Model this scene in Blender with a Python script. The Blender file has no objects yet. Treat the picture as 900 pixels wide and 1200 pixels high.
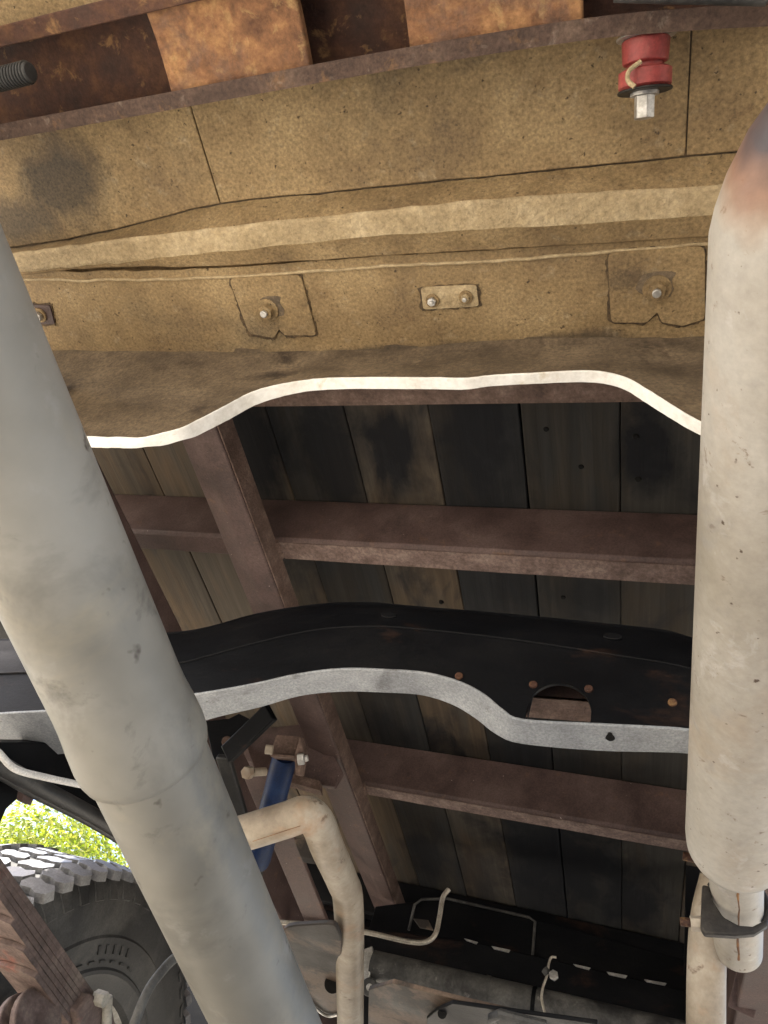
import bpy, bmesh, math, random
import numpy as np
from mathutils import Vector, Matrix
random.seed(7)
scene = bpy.context.scene
C = scene.collection

# ------------------------------------------------------------------ camera
CZ = 0.35                       # camera height above the ground (m)
F = 890.0                       # focal length in photo pixels (900 x 1200)
AX = np.array([2420., 95., -890.]); AX /= np.linalg.norm(AX)      # truck's sideways axis
AY = np.array([281., 1175., 890.]); AY -= AX*(AX@AY); AY /= np.linalg.norm(AY)   # towards the tail
AZ = np.cross(AX, AY)                                             # up
cam_d = bpy.data.cameras.new('camera'); cam = bpy.data.objects.new('camera', cam_d); C.objects.link(cam)
cam_d.sensor_fit = 'VERTICAL'; cam_d.sensor_height = 36; cam_d.lens = 36*F/1200
cam_d.clip_start = 0.02; cam_d.clip_end = 500
cam.matrix_world = Matrix(((AX[0], -AX[1], -AX[2], 0), (AY[0], -AY[1], -AY[2], 0),
                           (AZ[0], -AZ[1], -AZ[2], CZ), (0, 0, 0, 1)))
scene.camera = cam

# ------------------------------------------------------------------ sky, sun, exposure
SUN_EL, SUN_AZ = math.radians(54), math.radians(244)     # azimuth: clockwise from +Y
w = bpy.data.worlds.new('World'); scene.world = w; w.use_nodes = True
nt = w.node_tree; nt.nodes.clear()
sky = nt.nodes.new('ShaderNodeTexSky'); sky.sky_type = 'NISHITA'; sky.sun_disc = False
sky.sun_elevation = SUN_EL; sky.sun_rotation = SUN_AZ; sky.dust_density = 4.0; sky.air_density = 1.0
bg = nt.nodes.new('ShaderNodeBackground'); bg.inputs[1].default_value = 0.15
wo = nt.nodes.new('ShaderNodeOutputWorld')
nt.links.new(sky.outputs[0], bg.inputs[0]); nt.links.new(bg.outputs[0], wo.inputs[0])
sd = bpy.data.lights.new('sun', 'SUN'); sd.energy = 5; sd.angle = math.radians(0.5); sd.color = (1, .95, .87)
sun = bpy.data.objects.new('sun', sd); C.objects.link(sun)
to_sun = Vector((math.sin(SUN_AZ)*math.cos(SUN_EL), math.cos(SUN_AZ)*math.cos(SUN_EL), math.sin(SUN_EL)))
sun.rotation_euler = to_sun.to_track_quat('Z', 'Y').to_euler()
sun.location = (-3, -3, 6)
vs = scene.view_settings
vs.view_transform = 'Standard'; vs.look = 'None'; vs.exposure = 1.85; vs.gamma = 1; vs.use_curve_mapping = False

# ------------------------------------------------------------------ photo pixel -> point (relative to the camera)
def ray(px, py):
    r = np.array([px-450., py-600., F]); return np.array([r@AX, r@AY, r@AZ])/F
def W(px, py, z=None, y=None, x=None, s=None):
    d = ray(px, py)
    if z is not None: k = z/d[2]
    elif y is not None: k = y/d[1]
    elif x is not None: k = x/d[0]
    else: k = s
    return Vector(d*k)
def spline(pts, n):                       # Catmull-Rom through points of any dimension
    p = [np.array(q, float) for q in pts]; out = []
    p = [2*p[0]-p[1]] + p + [2*p[-1]-p[-2]]
    for i in range(1, len(p)-2):
        a, b, c, d = p[i-1:i+3]
        for k in range(n):
            t = k/n
            out.append(.5*((2*b)+(c-a)*t+(2*a-5*b+4*c-d)*t*t+(3*b-a-3*c+d)*t**3))
    out.append(p[-2]); return out
def interp(xs, ys, x):
    return float(np.interp(x, xs, ys))

# ------------------------------------------------------------------ materials
def mat(name):
    m = bpy.data.materials.new(name); m.use_nodes = True
    n = m.node_tree.nodes; return m, n, m.node_tree.links, n['Principled BSDF']
def noise(n, l, scale, detail=6, rough=.6, vec=None, dist=0):
    t = n.new('ShaderNodeTexNoise'); t.inputs['Scale'].default_value = scale
    t.inputs['Detail'].default_value = detail; t.inputs['Roughness'].default_value = rough
    t.inputs['Distortion'].default_value = dist
    l.new(vec if vec is not None else pos(n, l), t.inputs['Vector'])
    return t.outputs['Fac']
def ramp(n, l, fac, stops):
    r = n.new('ShaderNodeValToRGB'); e = r.color_ramp.elements
    while len(e) < len(stops): e.new(.5)
    for i, (p, c) in enumerate(stops):
        e[i].position = p; e[i].color = (*c, 1) if len(c) == 3 else c
    l.new(fac, r.inputs[0]); return r.outputs[0]
def g(v): return (v, v, v)
def mix(n, l, fac, a, b, mode='MIX'):
    x = n.new('ShaderNodeMix'); x.data_type = 'RGBA'; x.blend_type = mode
    for s, v in ((x.inputs[0], fac), (x.inputs[6], a), (x.inputs[7], b)):
        if isinstance(v, (int, float)): s.default_value = v
        elif isinstance(v, tuple): s.default_value = (*v, 1)
        else: l.new(v, s)
    return x.outputs[2]
def mth(n, l, op, a, b):
    x = n.new('ShaderNodeMath'); x.operation = op
    for s, v in ((x.inputs[0], a), (x.inputs[1], b)):
        if isinstance(v, (int, float)): s.default_value = v
        else: l.new(v, s)
    return x.outputs[0]
def bump(n, l, b, h, strength, dist, prev=None):
    x = n.new('ShaderNodeBump'); x.inputs['Strength'].default_value = strength; x.inputs['Distance'].default_value = dist
    l.new(h, x.inputs['Height'])
    if prev is not None: l.new(prev, x.inputs['Normal'])
    if b is not None: l.new(x.outputs[0], b.inputs['Normal'])
    return x.outputs[0]
def pos(n, l, scale=(1, 1, 1), rot=(0, 0, 0), loc=(0, 0, 0)):
    gm = n.new('ShaderNodeNewGeometry'); mp = n.new('ShaderNodeMapping')
    mp.inputs['Scale'].default_value = scale; mp.inputs['Rotation'].default_value = rot; mp.inputs['Location'].default_value = loc
    l.new(gm.outputs['Position'], mp.inputs[0]); return mp.outputs[0]

def stain_mask(n, l, spots, wob=.55, scale=14):
    """union of ragged oval stains: spots = (x, y, z, rx, ry, rz, strength)"""
    gm = n.new('ShaderNodeNewGeometry'); nz = noise(n, l, scale, 6, .62, pos(n, l, (1, .6, 1)), .4); out = None
    for (x, y, z, rx, ry, rz, st) in spots:
        a = n.new('ShaderNodeVectorMath'); a.operation = 'SUBTRACT'; l.new(gm.outputs['Position'], a.inputs[0]); a.inputs[1].default_value = (x, y, z)
        b_ = n.new('ShaderNodeVectorMath'); b_.operation = 'MULTIPLY'; l.new(a.outputs[0], b_.inputs[0]); b_.inputs[1].default_value = (1/rx, 1/ry, 1/rz)
        c = n.new('ShaderNodeVectorMath'); c.operation = 'LENGTH'; l.new(b_.outputs[0], c.inputs[0])
        d = mth(n, l, 'ADD', c.outputs['Value'], mth(n, l, 'MULTIPLY', mth(n, l, 'SUBTRACT', nz, .5), wob*4))
        k = n.new('ShaderNodeMapRange'); l.new(d, k.inputs[0]); k.inputs[1].default_value = 1.25; k.inputs[2].default_value = .55; k.inputs[3].default_value = 0; k.inputs[4].default_value = st
        out = k.outputs[0] if out is None else mth(n, l, 'MAXIMUM', out, k.outputs[0])
    return out
def spots_px(lst, z, rz=.1):
    o = []
    for px, py, rx, ry, st in lst:
        p = W(px, py, z=z); o.append((p.x, p.y, p.z+CZ, rx, ry, rz, st))
    return o

def surf(name, cols, scale=18, rough=(.6, .85), metal=0., spec=.4, grain=(420, .35, .001), blotch=None, streak=(1, 1, 1), flecks=None, tone=.22, det=8, bdet=7, heat=None, spots=None, lump=.25):
    """mottled coat: three tones by noise, optional blotches of another colour, fine relief"""
    m, n, l, b = mat(name)
    v = pos(n, l, streak)
    f1 = noise(n, l, scale, det, .65 if det > 4 else .5, v)
    col = ramp(n, l, f1, [(.3, cols[0]), (.5, cols[1]), (.7, cols[2])])
    if blotch:
        for (bc, bs, lo, hi, amt, off) in blotch:
            f = noise(n, l, bs, bdet, .65 if bdet > 4 else .5, pos(n, l, streak, loc=off), .4)
            k = ramp(n, l, f, [(lo, g(0)), (hi, g(amt))])
            col = mix(n, l, k, col, bc)
    if flecks:
        fc, fs, lo, hi = flecks
        k = ramp(n, l, noise(n, l, fs, 3, .5, v), [(lo, g(0)), (hi, g(1))])
        col = mix(n, l, k, col, fc)
    if spots:
        col = mix(n, l, stain_mask(n, l, spots[0]), col, spots[1])
    if heat:                                      # blue-brown heat tint fading along the pipe
        sp = n.new('ShaderNodeSeparateXYZ'); l.new(pos(n, l), sp.inputs[0])
        yy = mth(n, l, 'ADD', sp.outputs[1], mth(n, l, 'MULTIPLY', noise(n, l, 16, 3, .5), .09))
        mr = n.new('ShaderNodeMapRange'); l.new(yy, mr.inputs[0])
        mr.inputs[1].default_value = heat[0]+.09; mr.inputs[2].default_value = heat[1]+.03
        hc = ramp(n, l, mr.outputs[0], [(.0, (.34, .22, .13)), (.45, (.22, .10, .055)), (.75, (.06, .045, .05)), (1, (.045, .042, .05))])
        col = mix(n, l, ramp(n, l, mr.outputs[0], [(0, g(0)), (.35, g(.75)), (.7, g(.95))]), col, hc)
    fg = noise(n, l, grain[0]*.8, 5, .7)
    col = mix(n, l, 1., col, ramp(n, l, fg, [(.25, g(1-tone*1.6)), (.5, g(1.)), (.75, g(1+tone*1.6))]), 'MULTIPLY')
    l.new(col, b.inputs['Base Color'])
    rr = ramp(n, l, f1, [(.3, g(rough[0])), (.7, g(rough[1]))]); l.new(rr, b.inputs['Roughness'])
    b.inputs['Metallic'].default_value = metal
    b.inputs['Specular IOR Level'].default_value = spec
    h0 = bump(n, l, None, f1, lump, .004)
    bump(n, l, b, noise(n, l, grain[0], 4, .6), grain[1], grain[2], h0)
    return m

M = {}
M['tan'] = surf('tan_undercoat', [(.14, .093, .046), (.235, .163, .080), (.32, .234, .124)], 8, (.62, .85), grain=(300, .9, .0011), tone=.34,
    blotch=[((.05, .042, .032), 3.4, .58, .74, .75, (3.1, .2, 0)), ((.13, .08, .038), 22, .56, .72, .65, (0, 0, 1)),
            ((.36, .30, .20), 50, .58, .75, .5, (2, 0, 0))], flecks=((.06, .04, .02), 150, .68, .74),
    spots=(spots_px([(70, 215, .085, .055, .85), (20, 255, .09, .04, .8), (430, 408, .09, .012, .8), (575, 402, .10, .013, .75), (690, 392, .07, .015, .7), (745, 318, .03, .012, .4)], .92), (.045, .036, .027)))
M['tan_rough_lit'] = surf('tan_rough_lit_undercoat', [(.28, .21, .115), (.37, .285, .165), (.46, .37, .235)], 24, (.6, .85), grain=(230, 1., .0022), tone=.24,
    blotch=[((.07, .055, .038), 4, .60, .75, .7, (0, 1, 2))])  # paler than tan: light on the rib underside put into the colour
M['tan_dirty'] = surf('tan_dirty_undercoat', [(.06, .044, .03), (.12, .088, .056), (.18, .135, .086)], 12, (.6, .85), grain=(240, 1., .0014), tone=.32,
    blotch=[((.03, .02, .014), 9, .56, .68, .85, (1, 4, 0)), ((.26, .20, .13), 30, .62, .74, .5, (1, 0, 3))], streak=(1, 1, 1.4))
M['dirt_line'] = surf('dark_dirt_bead', [(.04, .027, .016), (.08, .053, .028), (.15, .10, .052)], 60, grain=(300, 1, .002))
M['rust'] = surf('heavy_rust', [(.08, .038, .022), (.20, .10, .05), (.36, .20, .09)], 26, (.7, .95), spec=.25, grain=(160, 1, .0018),
    blotch=[((.34, .22, .10), 45, .57, .70, .8, (1, 0, 0)), ((.10, .07, .062), 12, .52, .66, .7, (0, 3, 0))])
M['rust_dark'] = surf('dark_rust', [(.03, .015, .011), (.065, .03, .02), (.12, .06, .032)], 22, (.6, .9), spec=.3, grain=(180, .9, .002),
    blotch=[((.26, .15, .065), 40, .58, .68, .7, (0, 2, 0))])
M['primer'] = surf('brown_primer_steel', [(.050, .031, .028), (.080, .051, .046), (.115, .078, .070)], 14, (.5, .75), spec=.35, grain=(380, .6, .0008),
    blotch=[((.15, .085, .05), 34, .60, .72, .6, (0, 0, 5)), ((.035, .022, .02), 7, .55, .7, .7, (2, 0, 0))], flecks=((.33, .28, .24), 130, .73, .77))
M['primer_rust'] = surf('rusty_primer_steel', [(.075, .047, .036), (.125, .082, .066), (.19, .135, .11)], 40, (.65, .9), spec=.3, grain=(260, 1, .0016),
    blotch=[((.05, .03, .024), 9, .52, .68, .7, (0, 1, 5))])
M['lit_flange'] = surf('lit_lower_flange', [(.085, .056, .047), (.145, .10, .086), (.22, .165, .142)], 34, (.65, .9), spec=.3, grain=(260, 1, .0012), tone=.3,
    blotch=[((.05, .03, .024), 10, .54, .70, .7, (0, 1, 5))])  # lighter than the web: ground bounce on the lower flange painted in
M['rust_flange'] = surf('worn_rusty_flange', [(.040, .024, .018), (.075, .047, .036), (.125, .085, .064)], 28, (.65, .9), spec=.3, grain=(240, 1, .0012), tone=.3,
    blotch=[((.20, .11, .05), 30, .56, .68, .7, (0, 1, 5)), ((.19, .15, .12), 60, .60, .70, .6, (4, 1, 5))])
M['black'] = surf('black_chassis_paint', [(.0028, .0030, .0040), (.0042, .0046, .006), (.008, .008, .009)], 10, (.42, .6), spec=.12, grain=(300, .35, .0006),
    blotch=[((.055, .028, .018), 6.5, .58, .74, .75, (4.2, 0, .6)), ((.03, .027, .025), 30, .66, .76, .4, (1, 1, 1))], streak=(.7, 1, 1.6))
M['silver'] = surf('lit_silver_paint', [(.20, .21, .23), (.27, .285, .305), (.35, .365, .39)], 14, (.5, .75), spec=.5, grain=(420, 1, .0010), tone=.26,
    blotch=[((.10, .10, .105), 16, .60, .70, .6, (2, 0, 0)), ((.26, .24, .21), 5, .60, .72, .6, (0, 2, 0))], flecks=((.15, .13, .12), 150, .72, .76))  # pale paint with the reflection of lit ground put into its colour
M['white'] = surf('lit_white_edge', [(.66, .63, .57), (.80, .79, .76), (.86, .86, .84)], 16, (.5, .7), spec=.4, grain=(160, .5, .0008), tone=.06,
    blotch=[((.50, .42, .28), 22, .62, .72, .6, (1, 2, 0))])  # pale edge, its ground-bounce brightness put into the colour
M['shaft'] = surf('smudged_grey_tube', [(.12, .114, .099), (.185, .178, .158), (.25, .243, .222)], 7, (.40, .6), metal=.0, spec=.35, grain=(90, .05, .0004), tone=.02, det=4, bdet=6, lump=.03,
    blotch=[((.075, .073, .067), 8, .50, .72, .8, (1.3, .4, 0)), ((.30, .265, .19), 7, .54, .76, .6, (0, 4, 0)), ((.07, .066, .06), 26, .60, .72, .65, (0, 2, 2)),
            ((.30, .30, .29), 18, .58, .75, .55, (5, 2, 2))], flecks=((.07, .06, .05), 48, .68, .75))
M['muffler'] = surf('stained_aluminised_steel', [(.27, .24, .195), (.36, .33, .285), (.43, .405, .365)], 6, (.38, .62), spec=.45, grain=(160, .15, .0008), tone=.08, det=6, bdet=6, lump=.06,
    blotch=[((.36, .26, .17), 8, .56, .74, .45, (0, 1.2, 0)), ((.50, .48, .46), 34, .58, .68, .5, (0, 0, 3)), ((.17, .12, .085), 60, .63, .69, .8, (3, 0, 0)), ((.26, .25, .24), 20, .58, .70, .5, (7, 0, 3))],
    flecks=((.09, .06, .04), 120, .70, .75), heat=(.103, .099))
M['pipe_tan'] = surf('heat_stained_exhaust_pipe', [(.20, .16, .12), (.31, .26, .20), (.42, .37, .305)], 15, (.42, .65), spec=.45, grain=(200, .15, .0008), tone=.08, det=5, lump=.08,
    blotch=[((.33, .20, .12), 14, .55, .70, .7, (0, 1.2, 0)), ((.13, .08, .05), 40, .63, .70, .8, (3, 0, 0))])
M['burnt'] = surf('burnt_blue_brown_steel', [(.06, .05, .06), (.13, .09, .08), (.28, .16, .10)], 20, (.45, .7), spec=.5)
M['clamp'] = surf('dull_grey_clamp', [(.018, .017, .016), (.034, .031, .029), (.06, .053, .047)], 24, (.45, .7), metal=.3, grain=(220, .5, .001))
M['steel'] = surf('weathered_zinc', [(.30, .29, .27), (.48, .47, .45), (.62, .62, .62)], 50, (.3, .5), metal=.7, grain=(300, .4, .0006))
M['greytube'] = surf('sooty_grey_steel', [(.035, .035, .035), (.07, .069, .066), (.13, .127, .12)], 16, (.5, .75), spec=.4, grain=(220, .7, .0012),
    blotch=[((.012, .012, .013), 8, .48, .60, .85, (0, 3, 0)), ((.30, .29, .27), 40, .62, .72, .5, (1, 0, 0))])
M['plate_tan'] = surf('dusty_tan_plate', [(.06, .04, .03), (.105, .072, .052), (.15, .108, .08)], 10, (.55, .8), grain=(250, .4, .0008),
    blotch=[((.018, .016, .015), 6, .46, .54, .9, (0, 5, 0))])
M['red'] = surf('red_polyurethane', [(.20, .030, .030), (.28, .05, .046), (.34, .09, .075)], 25, (.4, .6), spec=.45, grain=(260, .3, .0006),
    blotch=[((.24, .13, .09), 40, .58, .70, .5, (0, 0, 0))])
M['blue'] = surf('blue_shock_paint', [(.003, .010, .034), (.004, .016, .06), (.008, .026, .08)], 20, (.45, .6), spec=.25)
M['rubber'] = surf('dusty_tyre_rubber', [(.022, .022, .022), (.032, .032, .032), (.05, .049, .047)], 12, (.55, .75), spec=.4, grain=(350, .3, .0005),
    blotch=[((.13, .125, .115), 5, .46, .66, .65, (0, 1, 0))])
M['tread'] = surf('lit_tread_rubber', [(.10, .10, .105), (.15, .15, .155), (.20, .20, .205)], 30, (.32, .45), spec=.7, grain=(300, .3, .0005))  # paler than the sidewall: sun and sky glare painted into the tread
M['hose'] = surf('black_hose', [(.016, .016, .017), (.026, .026, .026), (.05, .048, .045)], 30, (.4, .6), spec=.45, grain=(300, .3, .0005))
M['cable'] = surf('pale_cable', [(.50, .49, .47), (.62, .61, .59), (.70, .69, .67)], 30, (.3, .5), spec=.5)
M['brake'] = surf('dull_brake_line', [(.26, .23, .19), (.36, .33, .28), (.46, .43, .38)], 60, (.35, .5), metal=.4)
M['spring'] = surf('rusty_spring_steel', [(.065, .045, .039), (.11, .078, .069), (.17, .125, .11)], 30, (.6, .85), spec=.3, grain=(220, .8, .0012),
    blotch=[((.19, .155, .13), 16, .52, .68, .7, (0, 1, 0)), ((.22, .07, .05), 12, .60, .70, .6, (1, 1, 3))])
M['rim'] = surf('dusty_rim_paint', [(.17, .16, .14), (.27, .255, .22), (.36, .34, .30)], 14, (.5, .7), grain=(200, .4, .0006))
M['dark_hole'] = surf('hole_shade_black', [(.006, .006, .006), (.01, .01, .01), (.015, .014, .013)], 30, (.8, .95), spec=.1)  # near-black for knots, and for discs painting the shade inside holes
M['bark'] = surf('bark', [(.05, .04, .03), (.09, .07, .05), (.14, .11, .08)], 20, (.8, .95))
M['ground'] = surf('pale_gravel_ground', [(.36, .32, .26), (.46, .42, .35), (.54, .50, .43)], 4, (.8, .95), grain=(60, 1, .01))

ZPW = .95
def wood_mat():
    m, n, l, b = mat('weathered_bed_wood')
    oi = n.new('ShaderNodeObjectInfo')
    gm = n.new('ShaderNodeNewGeometry')
    off = n.new('ShaderNodeVectorMath'); off.operation = 'MULTIPLY_ADD'
    cb = n.new('ShaderNodeCombineXYZ')
    for k, s in zip('XYZ', (13.7, 31.1, 7.3)):
        l.new(mth(n, l, 'MULTIPLY', oi.outputs['Random'], s), cb.inputs[k])
    off.inputs[1].default_value = (1, 1, 1)
    l.new(gm.outputs['Position'], off.inputs[0]); l.new(cb.outputs[0], off.inputs[2])
    def mp(sc):
        q = n.new('ShaderNodeMapping'); q.inputs['Scale'].default_value = sc; l.new(off.outputs[0], q.inputs[0]); return q.outputs[0]
    gr = noise(n, l, 1, 10, .7, mp((70, 2.6, 70)), .6)           # long grain
    fine = noise(n, l, 1, 6, .7, mp((420, 9, 420)))
    broad = noise(n, l, 1, 5, .6, mp((9, 2.2, 9)), .8)
    base = ramp(n, l, gr, [(.28, g(.7)), (.5, g(1.0)), (.72, g(1.4))])
    col = mix(n, l, 1., base, oi.outputs['Color'], 'MULTIPLY')
    warm = mix(n, l, ramp(n, l, broad, [(.45, g(0)), (.62, g(.65))]), col, mix(n, l, 1., col, (1.45, 1.16, .85), 'MULTIPLY'))
    # black oil / damp stains with ragged, grain-drawn edges
    st = noise(n, l, 1, 7, .62, mp((7, 3.2, 7)), .9)
    lo = mth(n, l, 'SUBTRACT', .72, mth(n, l, 'MULTIPLY', oi.outputs['Alpha'], .36))
    k = n.new('ShaderNodeMapRange'); l.new(st, k.inputs[0]); l.new(lo, k.inputs[1])
    l.new(mth(n, l, 'ADD', lo, .13), k.inputs[2]); k.inputs[4].default_value = .93
    sm = stain_mask(n, l, spots_px([(300, 525, .065, .15, .9), (390, 535, .06, .14, .85), (465, 530, .062, .10, .97), (560, 520, .065, .15, .8), (762, 530, .045, .075, .97), (655, 1010, .17, .32, .97), (560, 1030, .06, .2, .6),
        (735, 1055, .10, .2, .95), (500, 1000, .06, .14, .75), (600, 690, .06, .05, .5), (690, 700, .05, .06, .6), (455, 860, .06, .10, .6), (640, 900, .2, .10, .5)], ZPW))
    kk = mth(n, l, 'MAXIMUM', k.outputs[0], sm)
    col = mix(n, l, kk, warm, (.006, .0066, .0088))
    l.new(col, b.inputs['Base Color'])
    l.new(ramp(n, l, k.outputs[0], [(0, g(.85)), (1, g(.6))]), b.inputs['Roughness'])
    b.inputs['Specular IOR Level'].default_value = .25
    h = bump(n, l, None, gr, .5, .0025)
    bump(n, l, b, fine, .5, .0008, h)
    return m
M['wood'] = wood_mat()

def leaf_mat():
    m, n, l, b = mat('sunlit_leaf')
    oi = n.new('ShaderNodeNewGeometry')
    col = ramp(n, l, oi.outputs['Random Per Island'], [(0, (.14, .19, .025)), (.5, (.22, .27, .045)), (1, (.36, .34, .09))])
    l.new(col, b.inputs['Base Color']); b.inputs['Roughness'].default_value = .45
    tr = n.new('ShaderNodeBsdfTranslucent'); l.new(mix(n, l, 1., col, (1.3, 1.35, .6), 'MULTIPLY'), tr.inputs[0])
    ms = n.new('ShaderNodeMixShader'); ms.inputs[0].default_value = .45
    out = [q for q in n if q.type == 'OUTPUT_MATERIAL'][0]
    l.new(b.outputs[0], ms.inputs[1]); l.new(tr.outputs[0], ms.inputs[2]); l.new(ms.outputs[0], out.inputs[0])
    return m
M['leaf'] = leaf_mat()

# ------------------------------------------------------------------ mesh helpers
def link(name, me, material, parent, color=None, label=None):
    o = bpy.data.objects.new(name, me); C.objects.link(o)
    if material and not me.materials: me.materials.append(material)
    if parent is not None:
        o.parent = parent
        if parent.type == 'EMPTY': o.matrix_parent_inverse = Matrix.Translation(-parent.location)
    if color: o.color = color
    if label: o['label'] = label
    return o
class MB:
    def __init__(s): s.v = []; s.f = []
    def add(s, v, f):
        k = len(s.v); s.v += [tuple(q) for q in v]; s.f += [tuple(i+k for i in t) for t in f]; return s
    def box(s, a, b):
        (x0, y0, z0), (x1, y1, z1) = a, b
        return s.add([(x0, y0, z0), (x1, y0, z0), (x1, y1, z0), (x0, y1, z0), (x0, y0, z1), (x1, y0, z1), (x1, y1, z1), (x0, y1, z1)],
                     [(0, 3, 2, 1), (4, 5, 6, 7), (0, 1, 5, 4), (1, 2, 6, 5), (2, 3, 7, 6), (3, 0, 4, 7)])
    def grid(s, rows, closed=False):
        n = len(rows[0]); v = [p for r in rows for p in r]; f = []
        for i in range(len(rows)-1):
            for j in range(n if closed else n-1):
                k = (j+1) % n
                f.append((i*n+j, i*n+k, (i+1)*n+k, (i+1)*n+j))
        return s.add(v, f)
    def slab(s, rows, off):                       # grid given a real thickness (offset vector)
        off = Vector(off); n = len(rows[0]); m = len(rows)
        top = [[Vector(p) for p in r] for r in rows]; bot = [[p+off for p in r] for r in top]
        s.grid(top); s.grid([r[::-1] for r in bot])
        s.grid([top[0], bot[0]][::-1]); s.grid([top[-1], bot[-1]])
        s.grid([[r[0] for r in top], [r[0] for r in bot]]); s.grid([[r[-1] for r in top], [r[-1] for r in bot]][::-1])
        return s
    def tube(s, pts, rad, seg=16, caps=True):
        pts = [Vector(p) for p in pts]; rr = rad if isinstance(rad, (list, tuple)) else [rad]*len(pts)
        rows = []; nrm = None
        for i, p in enumerate(pts):
            t = (pts[min(i+1, len(pts)-1)]-pts[max(i-1, 0)]).normalized()
            if nrm is None:
                nrm = t.orthogonal().normalized()
            nrm = (nrm-t*nrm.dot(t)).normalized(); bn = t.cross(nrm)
            rows.append([p+(nrm*math.cos(a)+bn*math.sin(a))*rr[i] for a in [2*math.pi*k/seg for k in range(seg)]])
        s.grid(rows, True)
        if caps:
            n = len(s.v); s.f.append(tuple(range(n-seg*len(rows), n-seg*len(rows)+seg))[::-1]); s.f.append(tuple(range(n-seg, n)))
        return s
    def prism(s, poly, off):                      # flat polygon (3D points) pushed by a vector
        off = Vector(off); p = [Vector(q) for q in poly]; n = len(p)
        return s.add(p+[q+off for q in p], [tuple(range(n))[::-1], tuple(range(n, 2*n))]+[(i, (i+1) % n, n+(i+1) % n, n+i) for i in range(n)])
    def lathe(s, prof, c, seg=96):                # profile (r, x) round an X axis through c
        rows = [[(c[0]+x, c[1]+r*math.cos(a), c[2]+r*math.sin(a)) for (r, x) in prof] for a in [2*math.pi*k/seg for k in range(seg+1)]]
        rows[-1] = rows[0]
        return s.grid(rows)
    def build(s, name, material, parent, smooth=True, bevel=0, ang=35, color=None, label=None, seg=2):
        me = bpy.data.meshes.new(name); me.from_pydata([(x, y, z+CZ) for x, y, z in s.v], [], s.f)
        bm = bmesh.new(); bm.from_mesh(me)
        bmesh.ops.remove_doubles(bm, verts=bm.verts, dist=1e-5)
        bmesh.ops.recalc_face_normals(bm, faces=bm.faces)
        bm.to_mesh(me); bm.free()
        o = link(name, me, material, parent, color, label)
        if smooth:
            me.polygons.foreach_set('use_smooth', [True]*len(me.polygons))
            me.set_sharp_from_angle(angle=math.radians(ang))
        if bevel:
            md = o.modifiers.new('edge', 'BEVEL'); md.width = bevel; md.segments = seg; md.limit_method = 'ANGLE'; md.angle_limit = math.radians(28)
            md.harden_normals = False
        return o
def box(name, a, b, material, parent, bevel=.002, **k):
    return MB().box([min(p, q) for p, q in zip(a, b)], [max(p, q) for p, q in zip(a, b)]).build(name, material, parent, bevel=bevel, **k)
def rod(name, a, b, r, material, parent, seg=16, bevel=.001, **k):
    return MB().tube([a, b], r, seg).build(name, material, parent, bevel=bevel, **k)
def pipe(name, pts, r, material, parent, n=8, seg=16, **k):
    return MB().tube([Vector(q) for q in spline([tuple(p) for p in pts], n)], r, seg).build(name, material, parent, **k)
def bar(name, a, b, wdt, thk, up, material, parent, bevel=.001, **k):   # rectangular bar a->b
    a, b, up = Vector(a), Vector(b), Vector(up); t = (b-a).normalized()
    sx = t.cross(up).normalized()*wdt/2; sz = sx.cross(t).normalized()*thk/2
    return MB().prism([a-sx-sz, a+sx-sz, a+sx+sz, a-sx+sz], b-a).build(name, material, parent, bevel=bevel, **k)
def hexnut(name, c, axis, r, h, material, parent, **k):
    c, axis = Vector(c), Vector(axis).normalized()
    return MB().tube([c, c+axis*h], r, 6).build(name, material, parent, smooth=False, bevel=.0008, **k)

# ------------------------------------------------------------------ setting
gr = MB().add([(-60, -60, -CZ), (60, -60, -CZ), (60, 60, -CZ), (-60, 60, -CZ)], [(0, 1, 2, 3)]).build('ground', M['ground'], None, smooth=False)
gr['kind'] = 'structure'

truck = bpy.data.objects.new('flatbed_truck', None); C.objects.link(truck)
truck.location = (-.31, 1.2, 0); truck.empty_display_size = .2
truck['label'] = 'underside of a rusty flatbed truck with wooden bed, grey driveshaft and pale exhaust'
truck['category'] = 'truck'
T = truck

# ------------------------------------------------------------------ cab floor (tan undercoat)
ZF, ZR = .92, .90
colx = [-90, 20, 125, 260, 450, 600, 830, 980]
row_b = [305, 290, 272, 240, 220, 205, 182, 168]
row_c = [312, 297, 283, 267, 247, 232, 219, 210]
row_d = [330, 319, 309, 295, 276, 267, 253, 245]
row_e = [333, 322, 313, 311, 299, 291, 277, 268]
row_g = [328, 327, 327, 324, 311, 303, 284, 272]
row_h = [408, 410, 411, 412, 409, 398, 394, 392]
rcv = random.Random(11)
def col_curve(rows, zf, n=5):
    pts = spline(list(zip(colx, rows)), n*2)
    return [W(px, py+rcv.gauss(0, .5), z=zf(px) if callable(zf) else zf) for px, py in pts]
z_d = lambda px: interp([-90, 125, 260, 980], [.893, .890, .8855, .8855], px)
z_e = lambda px: interp([-90, 125, 260, 980], [.896, .893, .893, .893], px)
cb_ = col_curve(row_b, ZF); cc_ = col_curve(row_c, .8865); cd_ = col_curve(row_d, z_d); ce_ = col_curve(row_e, z_e)
cg_ = col_curve(row_g, ZR); ch_ = col_curve(row_h, ZR)
def lerp_rows(a, b, k): return [[p.lerp(q, t/k) for p, q in zip(a, b)] for t in range(k+1)]
rear_floor = MB().slab(lerp_rows([p+Vector((0, -.012, 0)) for p in cg_], [p+Vector((0, .006, 0)) for p in ch_], 4), (0, 0, .004)).build('cab_floor', M['tan'], T,
    label='rear strip of tan undercoated cab floor carrying mounting plates')
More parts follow.
